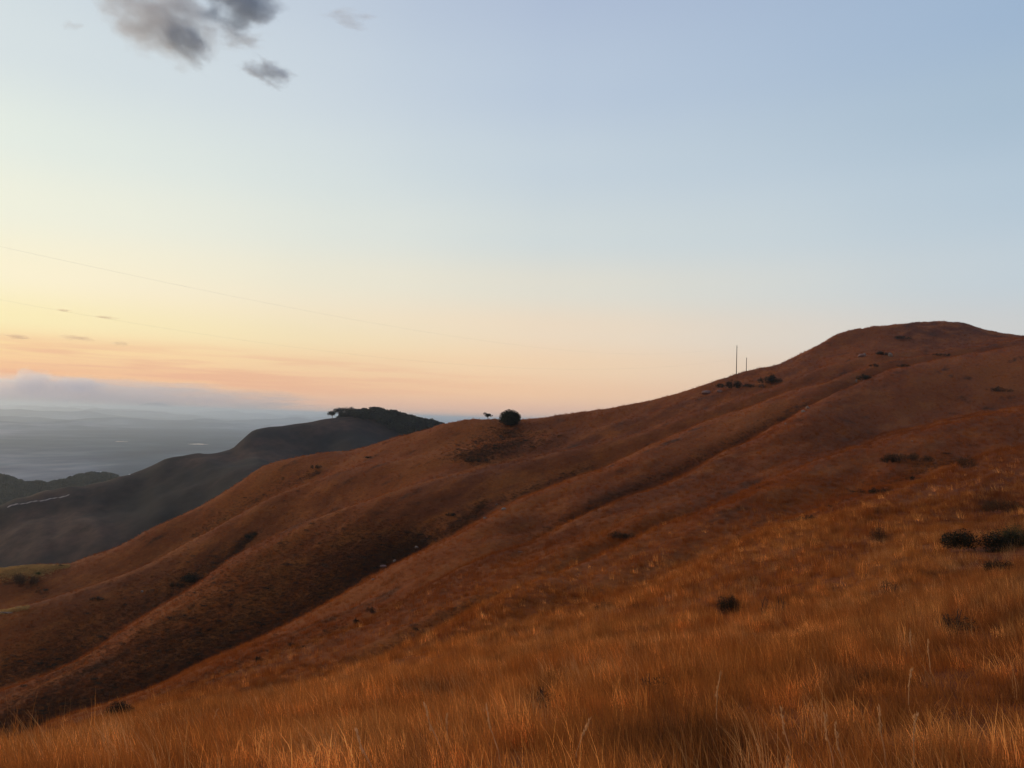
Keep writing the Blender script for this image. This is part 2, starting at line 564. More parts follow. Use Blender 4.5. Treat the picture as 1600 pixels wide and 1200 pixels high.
cR = crest([(-2600, 960, 245), (-400, 915, 245), (0, 888, 250), (40, 884, 252), (105, 881, 255), (137, 870, 257), (175, 857, 260), (250, 820, 268), (300, 797, 275),
            (350, 768, 282), (387, 744, 288), (412, 728, 291), (456, 716, 295), (537, 705, 300), (631, 680, 302), (703, 662, 300),
            (760, 656, 300), (850, 652, 300), (900, 647, 303), (980, 634, 310), (1100, 602, 326), (1150, 586, 335), (1209, 570, 350),
            (1270, 543, 372), (1300, 528, 385), (1331, 516, 398), (1397, 506.5, 420), (1478, 502.5, 440), (1506, 506, 442), (1537, 514, 445),
            (1600, 525, 452), (2000, 560, 460), (4200, 560, 460)])
sC = shoulder(cC, gC, cB, [(0, 20), (500, 34), (721, 34), (900, 26), (1256, 18), (1428, 8), (1600, 2)])
sB = shoulder(cB, gB, cA, [(300, 18), (480, 26), (969, 24), (1262, 16), (1340, 8), (1600, 2)])
sD = shoulder(cD, gD, cC, [(600, 2), (700, 9), (1025, 9), (1190, 12), (1430, 12), (1600, 3)])
bk1 = (cR[0] - 0.03, cR[1] * 1.08)
bk2 = (np.minimum(cR[0] - .14, -0.10), cR[1] * 1.25)
bk3 = (np.full(len(pxs), -0.42), np.full(len(pxs), 640.0))
nr2, nr3, nr4, nr4b = nr2[:2], nr3[:2], nr4[:2], nr4b[:2]
rows = [nr0, nr1, nr2, nr3, nr4, nr4b, cD[:2], gD, sD, cC[:2], gC, sC, cB[:2], gB, sB, cA[:2], gA, cR3[:2], gR3, cR2[:2], gR2, cR[:2], bk1, bk2, bk3]


def relief(x, y):
    a = x * .8 - y * .6                      # across the spurs
    l = x * .6 + y * .8                      # along them
    d = np.sqrt(x * x + y * y)
    k = np.clip((d - 3) / 60, 0.02, 1)
    z = k * 0.85 * fbm(a / 17, l / 60, 3, 3)
    z += k * 0.42 * fbm(a / 6 + .15 * np.sin(l / 11), l / 19, 3, 21)
    z += np.clip((d - 2) / 30, .15, 1) * 0.09 * fbm(x / 1.7, y / 1.7, 3, 40)
    z += 0.05 * fbm(x / 2.5, y / 2.5, 2, 50) * np.clip(d / 4, 0, 1)
    return z


hill = Terrain(pxs, rows, ysr, relief)
hill.mesh('hillside', M_hill)


# ------------------------------------------------------------------ far dark ridge
def make_far_mat():
    m, t, b, out = new_mat('far_ridge_grass')
    p = pos(t)
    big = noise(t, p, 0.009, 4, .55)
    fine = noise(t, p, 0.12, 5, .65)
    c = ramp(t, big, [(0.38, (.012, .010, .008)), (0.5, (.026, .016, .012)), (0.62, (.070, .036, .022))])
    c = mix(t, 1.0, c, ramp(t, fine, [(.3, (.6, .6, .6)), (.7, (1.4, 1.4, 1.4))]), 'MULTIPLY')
    t.links.new(c, b.inputs['Base Color'])
    return m


M_far = make_far_mat()
fpx = np.linspace(-900, 1300, 330)
pxs_save = pxs
pxs = fpx
fF = crest([(-900, 1000, 560), (-200, 838, 660), (0, 792, 700), (25, 786, 706), (87, 776, 718), (112, 770, 724), (175, 752, 740), (200, 745, 747),
            (245, 732, 760), (275, 719, 768), (310, 709, 780), (362, 701.5, 800), (376, 690, 812), (394, 675, 828), (434, 665, 850),
            (512, 655.5, 878), (537, 651, 890), (560, 648.5, 900), (597, 650, 915), (619, 653, 925), (662, 662, 940), (703, 670, 950),
            (800, 690, 960), (1300, 760, 960)])
fM = crest([(-900, 1040, 520), (-200, 900, 600), (0, 835, 640), (110, 806, 662), (200, 776, 690), (300, 735, 720), (362, 716, 740), (412, 697, 770), (506, 700, 790),
            (560, 680, 820), (600, 684, 840), (640, 700, 850), (703, 720, 860), (1300, 800, 860)])
fM2 = crest([(-900, 1100, 470), (-200, 980, 540), (0, 900, 570), (110, 862, 585), (200, 826, 600), (300, 790, 615), (412, 745, 640), (506, 740, 660),
             (600, 740, 690), (703, 780, 700), (1300, 860, 700)])
fr = [(np.full(len(fpx), -0.42), np.full(len(fpx), 400.0)), fM2[:2], fM[:2], fF[:2],
      (fF[0] - .045, fF[1] * 1.12), (np.full(len(fpx), -.22), np.full(len(fpx), 1380.0))]
fy = np.exp(np.linspace(math.log(400), math.log(1380), 170))


def relief2(x, y):
    z = 8.0 * fbm(x / 75 + y / 150, y / 160, 3, 60) + .9 * fbm(x / 22, y / 30, 3, 65)
    return z * np.clip(1.0 - 0.75 * np.exp(-((y - 860) / 70) ** 2), 0.1, 1)


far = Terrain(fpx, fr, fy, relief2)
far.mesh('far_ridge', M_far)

# forested knoll beyond the far ridge
M_wood_far = simple_mat('far_forest_floor', (.010, .013, .010), (.022, .025, .018), .02)
kpx = np.linspace(-1200, 420, 200)
pxs = kpx
kC = crest([(-1200, 700, 1900), (-500, 722, 1800), (-120, 738, 1750), (0, 748, 1700), (15, 751, 1700), (37, 758, 1690), (75, 761, 1690), (92, 757, 1700), (120, 750, 1720),
            (150, 747, 1740), (165, 748, 1750), (185, 753, 1760), (260, 775, 1770), (420, 820, 1780)])
kr = [(np.full(len(kpx), -0.24), np.full(len(kpx), 1200.0)), (kC[0] - .03, kC[1] * .84), kC[:2], (kC[0] - .02, kC[1] * 1.15),
      (np.full(len(kpx), -.117), np.full(len(kpx), 2600.0))]
ky = np.exp(np.linspace(math.log(1200), math.log(2600), 110))
knoll = Terrain(kpx, kr, ky, lambda x, y: 5 * fbm(x / 120, y / 140, 3, 80))
knoll.mesh('wooded_knoll', M_wood_far)
pxs = pxs_save

# ------------------------------------------------------------------ the plain far below
PLAIN_Z = -300.0


def make_plain_mat():
    m, t, b, out = new_mat('plain_fields_mist')
    p = pos(t)
    mp_ = N(t, 'ShaderNodeMapping')
    mp_.inputs['Scale'].default_value = (1, .5, 1)
    t.links.new(p, mp_.inputs['Vector'])
    big = noise(t, mp_.outputs[0], 0.00042, 5, .6, .4)
    mid = noise(t, mp_.outputs[0], 0.0032, 5, .6)
    c = ramp(t, big, [(.40, (.006, .018, .028)), (.48, (.040, .066, .080)), (.54, (.12, .14, .15)), (.62, (.26, .25, .25))])  # fields and woods, with pale bluish mist painted into the tones
    c = mix(t, 1.0, c, ramp(t, mid, [(.35, (.45, .5, .55)), (.5, (.9, .9, .9)), (.66, (1.4, 1.35, 1.3))]), 'MULTIPLY')
    t.links.new(c, b.inputs['Base Color'])
    return m


gx = np.linspace(-59000, 59000, 60)
gy = np.concatenate([np.linspace(-3900, 8000, 30), np.linspace(9000, 59000, 40)])
GX, GY = np.meshgrid(gx, gy, indexing='ij')
co = np.stack([GX, GY, np.full(GX.shape, PLAIN_Z)], -1).reshape(-1, 3)
ny_ = len(gy)
a_ = (np.arange(len(gx) - 1)[:, None] * ny_ + np.arange(ny_ - 1)[None, :]).ravel()
plain = np_mesh('plain', co, np.stack([a_, a_ + ny_, a_ + ny_ + 1, a_ + 1], -1), make_plain_mat())
plain['kind'] = 'structure'


# low hills rolling across the far plain
lpx = np.linspace(-900, 1300, 260)
_sv, pxs = pxs, lpx
ly = np.exp(np.linspace(math.log(6500), math.log(58000), 240))


def rolling(x, y):
    g = np.clip((y - 6500) / 3000, 0, 1)
    b = fbm(x / 2600, y / 3400, 4, 201) - .12
    c = fbm(x / 9000, y / 9000, 3, 211)
    return -8 + g * (np.maximum(b, 0) * (60 + y / 170) + np.maximum(c - .1, 0) * y / 160) + 5 * g


lr = [(PLAIN_Z / yy * np.ones(len(lpx)), np.full(len(lpx), yy)) for yy in np.exp(np.linspace(math.log(6400), math.log(59000), 60))]
low = Terrain(lpx, lr, ly, rolling)
low.mesh('low_hills', plain.data.materials[0])
pxs = _sv


def plain_at(px, py):
    u, t = ray(px, py)
    y = PLAIN_Z / t
    return Vector((u * y, y, PLAIN_Z))


# ponds that mirror the sky
m_, t_, b_, o_ = new_mat('pond_water')
b_.inputs['Base Color'].default_value = (.03, .04, .05, 1)
b_.inputs['Roughness'].default_value = 0.12
b_.inputs['Specular IOR Level'].default_value = 0.5
M_water = m_
for px, py, wpx, dep, lab in ((310, 694, 24, 150, 'long bright pond on the plain, nearest the far ridge shoulder'),
                              (189, 690, 16, 110, 'small bright pond on the plain, left of the long pond')):
    c = plain_at(px, py)
    wd = wpx / F * c.y
    n = 40
    ang_ = np.linspace(0, 2 * np.pi, n, endpoint=False)
    rr = 1 + .22 * np.sin(ang_ * 3 + px) + .12 * np.sin(ang_ * 5 + 1)
    top = np.stack([np.cos(ang_) * rr * wd / 2, np.sin(ang_) * rr * dep / 2, np.full(n, .4)], -1)
    co = np.concatenate([top, [[0, 0, .4]]])
    tri = np.stack([np.arange(n), (np.arange(n) + 1) % n, np.full(n, n)], -1)
    o = np_mesh('pond', co, tri, M_water, smooth=False)
    o.location = c
    tag(o, lab, 'pond', 'ponds on the plain', 'structure')


def box_faces(x0, x1, y0, y1, z0, z1):
    v = [(x0, y0, z0), (x1, y0, z0), (x1, y1, z0), (x0, y1, z0), (x0, y0, z1), (x1, y0, z1), (x1, y1, z1), (x0, y1, z1)]
    f = [(0, 3, 2, 1), (4, 5, 6, 7), (0, 1, 5, 4), (1, 2, 6, 5), (2, 3, 7, 6), (3, 0, 4, 7)]
    return v, f


def pydata(name, v, f, mat, parent=None, smooth=False):
    me = bpy.data.meshes.new(name)
    me.from_pydata(v, [], f)
    me.materials.append(mat)
    o = bpy.data.objects.new(name, me)
    COL.objects.link(o)
    if parent:
        o.parent = parent
    if smooth:
        for p in me.polygons:
            p.use_smooth = True
    return o


# pale sheds at the foot of the hills
for px, py, L, Wd, rot, lab in ((152, 740, 36, 12, .2, 'pale metal-roofed shed on the plain above the wooded knoll'),
                                (206, 744, 26, 12, -.3, 'pale shed on the plain beside the far ridge crest'),
                                (160, 743.5, 20, 9, .1, 'low pale shed just right of the metal-roofed shed')):
    c = plain_at(px, py)
    s = empty('shed', c)
    s.rotation_euler = (0, 0, rot)
    h = 4.5
    v, f = box_faces(-L / 2, L / 2, -Wd / 2, Wd / 2, 0, h)
    pydata('wall', v, f, M_wall, s)
    e = .8
    v = [(-L / 2 - e, -Wd / 2 - e, h + .01), (L / 2 + e, -Wd / 2 - e, h + .01), (L / 2 + e, Wd / 2 + e, h + .01), (-L / 2 - e, Wd / 2 + e, h + .01),
         (-L / 2 - e, 0, h + 4.2), (L / 2 + e, 0, h + 4.2)]
    pydata('roof', v, [(0, 1, 5, 4), (2, 3, 4, 5), (0, 4, 3), (1, 2, 5), (0, 3, 2, 1)], M_roof, s)
    for k in (-.3, 0, .3):
        v, f = box_faces(k * L - 1.2, k * L + 1.2, -Wd / 2 - .08, -Wd / 2 - .004, 0.02, 3)
        pydata('door', v, f, M_wood, s)
    tag(s, lab, 'shed', 'sheds on the plain')

# dirt track on the crest of the far ridge
M_dirt = simple_mat('pale_dirt', (.20, .16, .13), (.36, .30, .25), .2)
pts = []
for q in np.linspace(12, 108, 36):
    py_ = np.interp(q, [-30, 0, 25, 60, 87, 118], [802, 793.5, 787.5, 782, 777.5, 770.5])
    p_ = far.hit(q, py_ + 1.4 + .5 * math.sin(q * .21))
    pts.append((p_.x, p_.y))
v, f = [], []
for i, (x_, y_) in enumerate(pts):
    wj = 1.0 + .5 * math.sin(i * 1.7) + .45 * math.sin(i * .63)
    for s_ in (-1, 0, 1):
        yy = y_ + s_ * wj
        v.append((x_, yy, float(far.h(x_, yy)[0]) + .35))
for i in range(len(pts) - 1):
    for k in range(2):
        a = i * 3 + k
        f.append((a, a + 3, a + 4, a + 1))
tag(pydata('dirt_track', v, f, M_dirt, smooth=True), kind='structure')

# ------------------------------------------------------------------ haze
HT = 68.0
v, f = box_faces(-60000, 60000, -4000, 60000, PLAIN_Z - 1, HT)
hz = bpy.data.materials.new('haze_air')
hz.use_nodes = True
t = hz.node_tree
t.nodes.clear()
out = N(t, 'ShaderNodeOutputMaterial')
pv = N(t, 'ShaderNodeVolumePrincipled')
pv.inputs['Color'].default_value = (.78, .91, 1.0, 1)
pv.inputs['Density'].default_value = 6.2e-5
pv.inputs['Anisotropy'].default_value = 0.6
t.links.new(pv.outputs[0], out.inputs['Volume'])
haze = pydata('haze', v, f, hz)
haze['kind'] = 'stuff'
haze.display_type = 'WIRE'


# ------------------------------------------------------------------ clouds
def cloud_mat(name, dens, scale, thr, col, seed, soft=.16, aniso=.3):
    m = bpy.data.materials.new(name)
    m.use_nodes = True
    t = m.node_tree
    t.nodes.clear()
    out = N(t, 'ShaderNodeOutputMaterial')
    pv = N(t, 'ShaderNodeVolumePrincipled')
    pv.inputs['Color'].default_value = (*col, 1)
    pv.inputs['Anisotropy'].default_value = aniso
    tc = N(t, 'ShaderNodeTexCoord')
    ln = N(t, 'ShaderNodeVectorMath', operation='LENGTH')
    t.links.new(tc.outputs['Object'], ln.inputs[0])
    mp_ = N(t, 'ShaderNodeMapping')
    mp_.inputs['Location'].default_value = (seed * 3.1, seed * 1.7, seed)
    t.links.new(tc.outputs['Object'], mp_.inputs['Vector'])
    n = noise(t, mp_.outputs[0], scale, 5, .6)
    edge = maprange(t, ln.outputs['Value'], 0.15, 0.98, 0.0, 1.0)
    d = math_node(t, 'SUBTRACT', n, math_node(t, 'MULTIPLY', math_node(t, 'POWER', edge, 1.6), .38))
    d = maprange(t, d, thr, thr + soft, smooth=True)
    d = math_node(t, 'MULTIPLY', d, dens)
    t.links.new(d, pv.inputs['Density'])
    t.links.new(pv.outputs[0], out.inputs['Volume'])
    return m


def ico(sub, name='ico'):
    import bmesh
    bm = bmesh.new()
    bmesh.ops.create_icosphere(bm, subdivisions=sub, radius=1.0)
    v = np.array([q.co[:] for q in bm.verts])
    f = np.array([[x.index for x in q.verts] for q in bm.faces])
    bm.free()
    return v, f


IV, IF = ico(3)


def cloud(px, py, wpx, hpx, dist, od, scale, thr, col, seed, label, roll=0.0, depth=.6, soft=.16, aniso=.3):
    u, tt = ray(px, py)
    sx, sz = wpx / F * dist / 2, hpx / F * dist / 2
    o = np_mesh('cloud', IV, IF, None)
    o.location = (u * dist, dist, tt * dist)
    o.scale = (sx, min(sx * depth, sz * 3.0), sz)
    o.rotation_euler = (0, roll, 0)
    mt = cloud_mat('cloud_vapour', od / min(sx * depth, sz * 1.5), scale, thr, col, seed, soft, aniso)
    mt.cycles.volume_step_rate = 1.0
    o.data.materials.append(mt)
    tag(o, label, 'cloud')
    return o


GC = (.72, .76, .78)
WC = (.88, .85, .79)
cloud(372, 2, 176, 130, 5200, 3.6, 2.0, .27, GC, 1, 'darkest blue-grey cloud at the top edge of the sky', soft=.32)
cloud(250, 26, 270, 176, 5400, 1.9, 2.1, .27, WC, 2, 'soft beige-grey cloud left of the darkest cloud', R(16), soft=.26)
cloud(290, 66, 150, 92, 5300, 2.3, 2.0, .29, GC, 5, 'small dark puff hanging below the beige-grey cloud', R(38), soft=.34)
cloud(372, 58, 140, 60, 5400, 1.1, 2.0, .33, WC, 8, 'faint brownish wisp under the darkest cloud', soft=.25)
cloud(418, 112, 130, 66, 5500, 2.8, 2.0, .34, GC, 4, 'small ragged grey cloud standing alone below the others', R(16), soft=.30)
cloud(545, 31, 130, 34, 6000, 0.7, 1.5, .34, WC, 6, 'faint thin grey streak of cloud right of the dark clouds', soft=.25)
cloud(112, 40, 60, 30, 6000, .4, 1.5, .36, WC, 7, 'barely visible wisp of cloud left of the beige-grey cloud', soft=.25)
# low cloud bank far away on the sunset side
BC = (.88, .91, .98)
cloud(40, 620, 1000, 78, 48000, .75, 4.5, .16, BC, 3, 'long lilac cloud bank low over the misty plain', 0, .25, .13, .8)
cloud(49, 596, 84, 48, 47000, .8, 2.4, .22, BC, 9, 'flat-topped lilac cloud tower rising from the low bank', 0, .5, .07, .8)
cloud(122, 602, 110, 30, 47500, .7, 2.4, .22, BC, 10, 'small rounded hump on the low cloud bank', 0, .5, .07, .8)
OC = (.97, .80, .62)
for px, py, ww, hh, od, lab in ((27, 526, 70, 12, .55, 'short orange streak of cloud at the left edge, above the bank'),
                                (120, 528, 80, 11, .5, 'thin orange streak of cloud in the middle of its row'),
                                (188, 537, 44, 13, .5, 'small orange puff of cloud right of the orange streaks'),
                                (100, 485, 40, 6, .5, 'tiny brown fleck of cloud close above the lower wire'),
                                (165, 496, 60, 6, .45, 'tiny brown fleck of cloud touching the lower wire')):
    cloud(px, py, ww, hh, 30000, od, 2.2, .30, OC, px % 13, lab, R(3), .4, .25, .6)


# ------------------------------------------------------------------ grass
def blade_arrays(n, rad, h0, h1, wid, lean, segs=3, r=None):
    V, Q = [], []
    for i in range(n):
        a = r.uniform(0, 2 * math.pi)
        d = rad * math.sqrt(r.uniform(0, 1))
        bx, by = d * math.cos(a), d * math.sin(a)
        h = r.uniform(h0, h1)
        la = r.uniform(0, 2 * math.pi)
        ll = r.uniform(0.05, .38) * h
        dx, dy = math.cos(la) * ll - lean * h * r.uniform(.3, 1.2), math.sin(la) * ll
        wa = r.uniform(0, math.pi)
        wx, wy = math.cos(wa) * wid / 2, math.sin(wa) * wid / 2
        base = len(V)
        for k in range(segs + 1):
            s = k / segs
            c = s * s
            ww = (1 - s) ** .6 if k < segs else 0.12
            x, y, z = bx + dx * c, by + dy * c, h * s * (1 - .12 * s)
            V.append((x - wx * ww, y - wy * ww, z - .03))
            V.append((x + wx * ww, y + wy * ww, z - .03))
        for k in range(segs):
            b = base + 2 * k
            Q.append((b, b + 1, b + 3, b + 2))
    return np.array(V), np.array(Q)


def gn_instances(name, P, rot, scl, idx, coll, label=None):
    me = bpy.data.meshes.new(name)
    me.vertices.add(len(P))
    me.vertices.foreach_set('co', P.astype(np.float32).ravel())
    for nm, ty, arr in (('rot', 'FLOAT_VECTOR', rot), ('scl', 'FLOAT_VECTOR', scl), ('idx', 'INT', idx)):
        at = me.attributes.new(nm, ty, 'POINT')
        at.data.foreach_set('vector' if ty == 'FLOAT_VECTOR' else 'value', arr.ravel().astype(np.int32 if ty == 'INT' else np.float32))
    o = bpy.data.objects.new(name, me)
    COL.objects.link(o)
    g = bpy.data.node_groups.new(name + '_scatter', 'GeometryNodeTree')
    g.interface.new_socket('Geometry', in_out='INPUT', socket_type='NodeSocketGeometry')
    g.interface.new_socket('Geometry', in_out='OUTPUT', socket_type='NodeSocketGeometry')
    gi, go = g.nodes.new('NodeGroupInput'), g.nodes.new('NodeGroupOutput')
    iop = g.nodes.new('GeometryNodeInstanceOnPoints')
    ci = g.nodes.new('GeometryNodeCollectionInfo')
    ci.inputs['Collection'].default_value = coll
    ci.inputs['Separate Children'].default_value = True
    ci.inputs['Reset Children'].default_value = True
    iop.inputs['Pick Instance'].default_value = True
    g.links.new(gi.outputs[0], iop.inputs['Points'])
    g.links.new(ci.outputs[0], iop.inputs['Instance'])
    for nm, ty, sock in (('rot', 'FLOAT_VECTOR', 'Rotation'), ('scl', 'FLOAT_VECTOR', 'Scale'), ('idx', 'INT', 'Instance Index')):
        na = g.nodes.new('GeometryNodeInputNamedAttribute')
        na.data_type = ty
        na.inputs['Name'].default_value = nm
        src = na.outputs['Attribute']
        if nm == 'rot':
            e2r = g.nodes.new('FunctionNodeEulerToRotation')
            g.links.new(src, e2r.inputs[0])
            src = e2r.outputs[0]
        g.links.new(src, iop.inputs[sock])
    g.links.new(iop.outputs[0], go.inputs[0])
    md = o.modifiers.new('scatter', 'NODES')
    md.node_group = g
    o['kind'] = 'stuff'
    if label:
        o['label'] = label
    return o


gcoll = bpy.data.collections.new('grass_clumps')
gcollf = bpy.data.collections.new('grass_clumps_far')
rg = random.Random(5)
NCL = 10
for k in range(8):
    V, Q = blade_arrays(20, .22, .16, .40, .011, .15, 2, rg)
    gcollf.objects.link(np_mesh('farclump%02d' % k, V, Q, M_bladef, link=False))
for k in range(NCL):
    V, Q = blade_arrays(26 if k < 8 else 10, .17 if k < 8 else .12, .12, .38 if k < 8 else .62, .0060 if k < 8 else .005, .22, 3, rg)
    o = np_mesh('clump%02d' % k, V, Q, M_blade, link=False)
    gcoll.objects.link(o)


# ------------------------------------------------------------------ bushes, trees
def leaf_cloud(lobes, n, size, r, flat=.5, shell=.35, jit=.08):
    """small leaf faces spread through a set of ellipsoid lobes (cx,cy,cz,rx,ry,rz)"""
    L = np.array(lobes, float)
    wts = L[:, 3] * L[:, 4] * L[:, 5]
    pick = r.choice(len(L), n, p=wts / wts.sum())
    d = r.normal(size=(n, 3))
    d /= np.linalg.norm(d, axis=1)[:, None]
    rad = (shell + (1 - shell) * r.uniform(0, 1, n) ** .6)
    rad *= 1 + r.normal(0, jit, n)
    c = L[pick, :3] + d * rad[:, None] * L[pick, 3:]
    c[:, 2] = np.maximum(c[:, 2], size * .3)
    a = r.normal(size=(n, 3))
    a /= np.linalg.norm(a, axis=1)[:, None]
    b = np.cross(a, r.normal(size=(n, 3)))
    b /= np.linalg.norm(b, axis=1)[:, None]
    sz = size * r.uniform(.6, 1.4, n)
    a = a * (sz / 2)[:, None]
    b = b * (sz * flat / 2)[:, None]
    V = np.stack([c - a, c - b * 1.0, c + a, c + b], 1).reshape(-1, 3)
    return V, np.arange(4 * n).reshape(n, 4)


def tube(V, Fc, pts, r0, r1, sides=5):
    base = len(V)
    pts = [Vector(p) for p in pts]
    m = len(pts)
    for i, p in enumerate(pts):
        d = (pts[min(i + 1, m - 1)] - pts[max(i - 1, 0)]).normalized()
        a = d.orthogonal().normalized()
        b = d.cross(a)
        rr = r0 + (r1 - r0) * i / (m - 1)
        for k in range(sides):
            q = 2 * math.pi * k / sides
            V.append(tuple(p + a * rr * math.cos(q) + b * rr * math.sin(q)))
    for i in range(m - 1):
        for k in range(sides):
            k2 = (k + 1) % sides
            Fc.append((base + i * sides + k, base + i * sides + k2, base + (i + 1) * sides + k2, base + (i + 1) * sides + k))
    Fc.append(tuple(base + k for k in reversed(range(sides))))
    Fc.append(tuple(base + (m - 1) * sides + k for k in range(sides)))


BN = [0]
BUSH_SPOTS = []


def bush(px, py, wpx, hpx, mat, label, dens=1.0, name='bush', cat='bush', group=None, lobes_n=None, sparse=False):
    """bush whose foot is seen at (px,py); width and height in photo pixels at its distance"""
    BN[0] += 1
    r = np.random.default_rng(100 + BN[0])
    p = hill.hit(px, py)
    W, H = wpx / F * p.y, hpx / F * p.y
    if p.y < 90:
        H *= 1.5
        BUSH_SPOTS.append((p.x, p.y, W / 2))
    o = empty(name, p)
    nl = lobes_n or max(3, int(2.2 * wpx / max(hpx, 4)) + 2)
    lob = []
    for k in range(nl):
        fx = (k + .5) / nl - .5 + r.uniform(-.1, .1)
        rr = r.uniform(.65, 1.0) * (1 - abs(fx) * .6)
        lob.append((fx * W, r.uniform(-.18, .18) * W, H * .42 * rr, W / nl * 1.0 + .02 * W, max(W / nl, H * .4) * .9, H * .46 * rr + .02))
    pix = p.y / F
    size = max(.035, pix * 1.35)
    size = max(size, math.sqrt(dens * 5.5 * W * H / 7000))
    n = int(np.clip(dens * 5.5 * W * H / size ** 2, 80, 7000))
    V, Q = leaf_cloud(lob, n, size, r, .45, .2)
    np_mesh('foliage', V, Q, mat, o, smooth=False)
    Vt, Ft = [], []
    for k in range(5 + int(W * 2)):
        l = lob[int(r.integers(0, nl))]
        tip = (l[0] + r.uniform(-.5, .5) * l[3], l[1] + r.uniform(-.5, .5) * l[4], l[2] + l[5] * r.uniform(.6, 1.35))
        b0 = (l[0] * .7, l[1] * .7, -.08)
        midp = ((b0[0] + tip[0]) / 2 + r.uniform(-.06, .06) * W, (b0[1] + tip[1]) / 2, tip[2] * .5)
        tube(Vt, Ft, [b0, midp, tip], max(.012, pix * .22), max(.005, pix * .12), 4)
    pydata('branches', Vt, Ft, M_twig, o)['kind'] = 'stuff'
    tag(o, label, cat, group)
    return o


BG = 'bushes scattered over the grassy hillside'
bushes = [
    (1540, 861, 130, 31, M_leaf, 'large dark bush patch at the right edge, widest on the slope', 1.7),
    (1592, 852, 54, 30, M_leafg, 'olive bush with pale tips at the right end of the large dark patch', 1.3),
    (1568, 800, 66, 18, M_leafb, 'dark brown low bush above the large dark bush patch', 1.2),
    (1560, 897, 40, 22, M_leaf, 'small ragged dark bush just below the large dark patch', 1.8),
    (1140, 958, 36, 26, M_leaf, 'dark compact bush in the grass left of the thin twiggy plant', 1.6),
    (1490, 992, 66, 30, M_leafb, 'big soft brown bush low on the right in the near grass', .7),
    (1372, 846, 20, 22, M_leafb, 'small brown bush alone left of the large dark patch', .9),
    (1412, 720, 74, 18, M_leafb, 'long flat brown bush on the upper right slope', 1.1),
    (1390, 723, 26, 12, M_leaf, 'dark little bush at the left end of the long flat brown bush', 1.1),
    (1511, 731, 24, 18, M_leafb, 'small round bush right of the long flat brown bush', 1.0),
    (1428, 750, 22, 8, M_leaf, 'tiny dark bush at the top of the thin gully below the long bush', 1.1),
    (1375, 772, 54, 9, M_leaf, 'narrow dark bush stretched along the thin gully', 1.1),
    (1262, 816, 30, 10, M_leaf, 'little dark bush low in the thin gully', 1.2),
    (968, 842, 36, 18, M_leafb, 'round brownish bush alone on the middle spur', .9),
    (974, 840, 15, 12, M_leaf, 'dark core shrub tucked in the round brownish bush', 1.1),
    (580, 958, 14, 14, M_leafb, 'small dark bush on the lower spur, right of a tinier one', 1.1),
    (556, 974, 8, 12, M_leaf, 'tiny upright bush on the lower spur', 1.4),
    (404, 1034, 10, 8, M_leaf, 'tiny dark bush on the lower left spur by the narrow gully', 1.4),
    (456, 1010, 12, 9, M_leafb, 'tiny brown bush above the narrow gully at lower left', 1.3),
    (187, 1121, 46, 24, M_leaf, 'dark green bush at the bottom of the deep gully, lower left', 1.8),
    (352, 905, 4, 3, M_leaf, None, 1),
    (300, 911, 34, 22, M_leaf, 'dark bush in the left gully, larger of the two there', 1.4),
    (276, 918, 22, 12, M_leafb, 'smaller brown bush at the left of the gully bush', 1.2),
    (150, 938, 18, 10, M_leafb, 'small brown bush on the left slope below the pale shelf', 1.0),
    (35, 913, 40, 22, M_leafb, 'grey-brown bush in front of the pale shelf at the left edge', 1.0),
    (59, 898, 8, 6, M_green, 'tiny bright green bush on the pale shelf at the left edge', 1.5),
    (94, 885, 10, 5, M_leafb, 'tiny brown bush on the crest at the end of the pale shelf', 1.3),
    (1203, 599, 30, 18, M_leaf, 'darkest bush high on the hill, right of the two poles', 1.6),
    (1152, 607, 66, 15, M_leaf, 'long dark bush just under the two poles', 1.3),
    (1352, 594, 22, 14, M_leaf, 'dark bush on the upper spur below the pale rocks', 1.3),
    (1380, 555, 22, 10, M_leaf, 'dark bush between the pale rocks under the summit', 1.4),
    (1366, 573, 14, 7, M_leafb, 'small bush under the pale rocks, above the upper spur', 1.2),
    (1414, 574, 20, 7, M_leafb, 'small flat bush right of the pale rocks, above the spur', 1.2),
    (1408, 530, 26, 8, M_leafb, 'faint brown bush close under the summit', 1.0),
    (1470, 556, 30, 6, M_leafb, 'thin brown bush line right of the pale rocks', 1.0),
    (1560, 612, 40, 10, M_leafb, 'faint brown bush on the far right upper spur', .8),
    (705, 806, 14, 8, M_leaf, 'dark bush at the head of the deep gully below the round tree', 1.3),
    (745, 722, 40, 12, M_leafb, 'brown scrub bush below and left of the round tree', 1.0),
    (575, 716, 12, 5, M_leaf, 'tiny bush near the crest left of the round tree', 1.2),
    (494, 732, 16, 8, M_leafb, 'small brown bush near the left crest', 1.2),
    (389, 841, 12, 9, M_leaf, 'small dark bush at the top of the left gully', 1.3),
    (1388, 930, 24, 22, M_leafb, 'thin reddish dry bush in the near grass on the right', .35),
    (850, 1106, 44, 26, M_leafb, 'low dark brown bush deep in the near grass, bottom centre', .8),
    (1022, 1086, 38, 26, M_leafb, 'blurred olive-brown bush in the near grass, right of the bottom centre one', .7),
    (942, 955, 30, 16, M_leafb, 'thin brown bush on the near grass crest', .45),
]
for b in bushes:
    if b[5] is None:
        continue
    bush(b[0], b[1], b[2], b[3], b[4], b[5], b[6], group=BG)

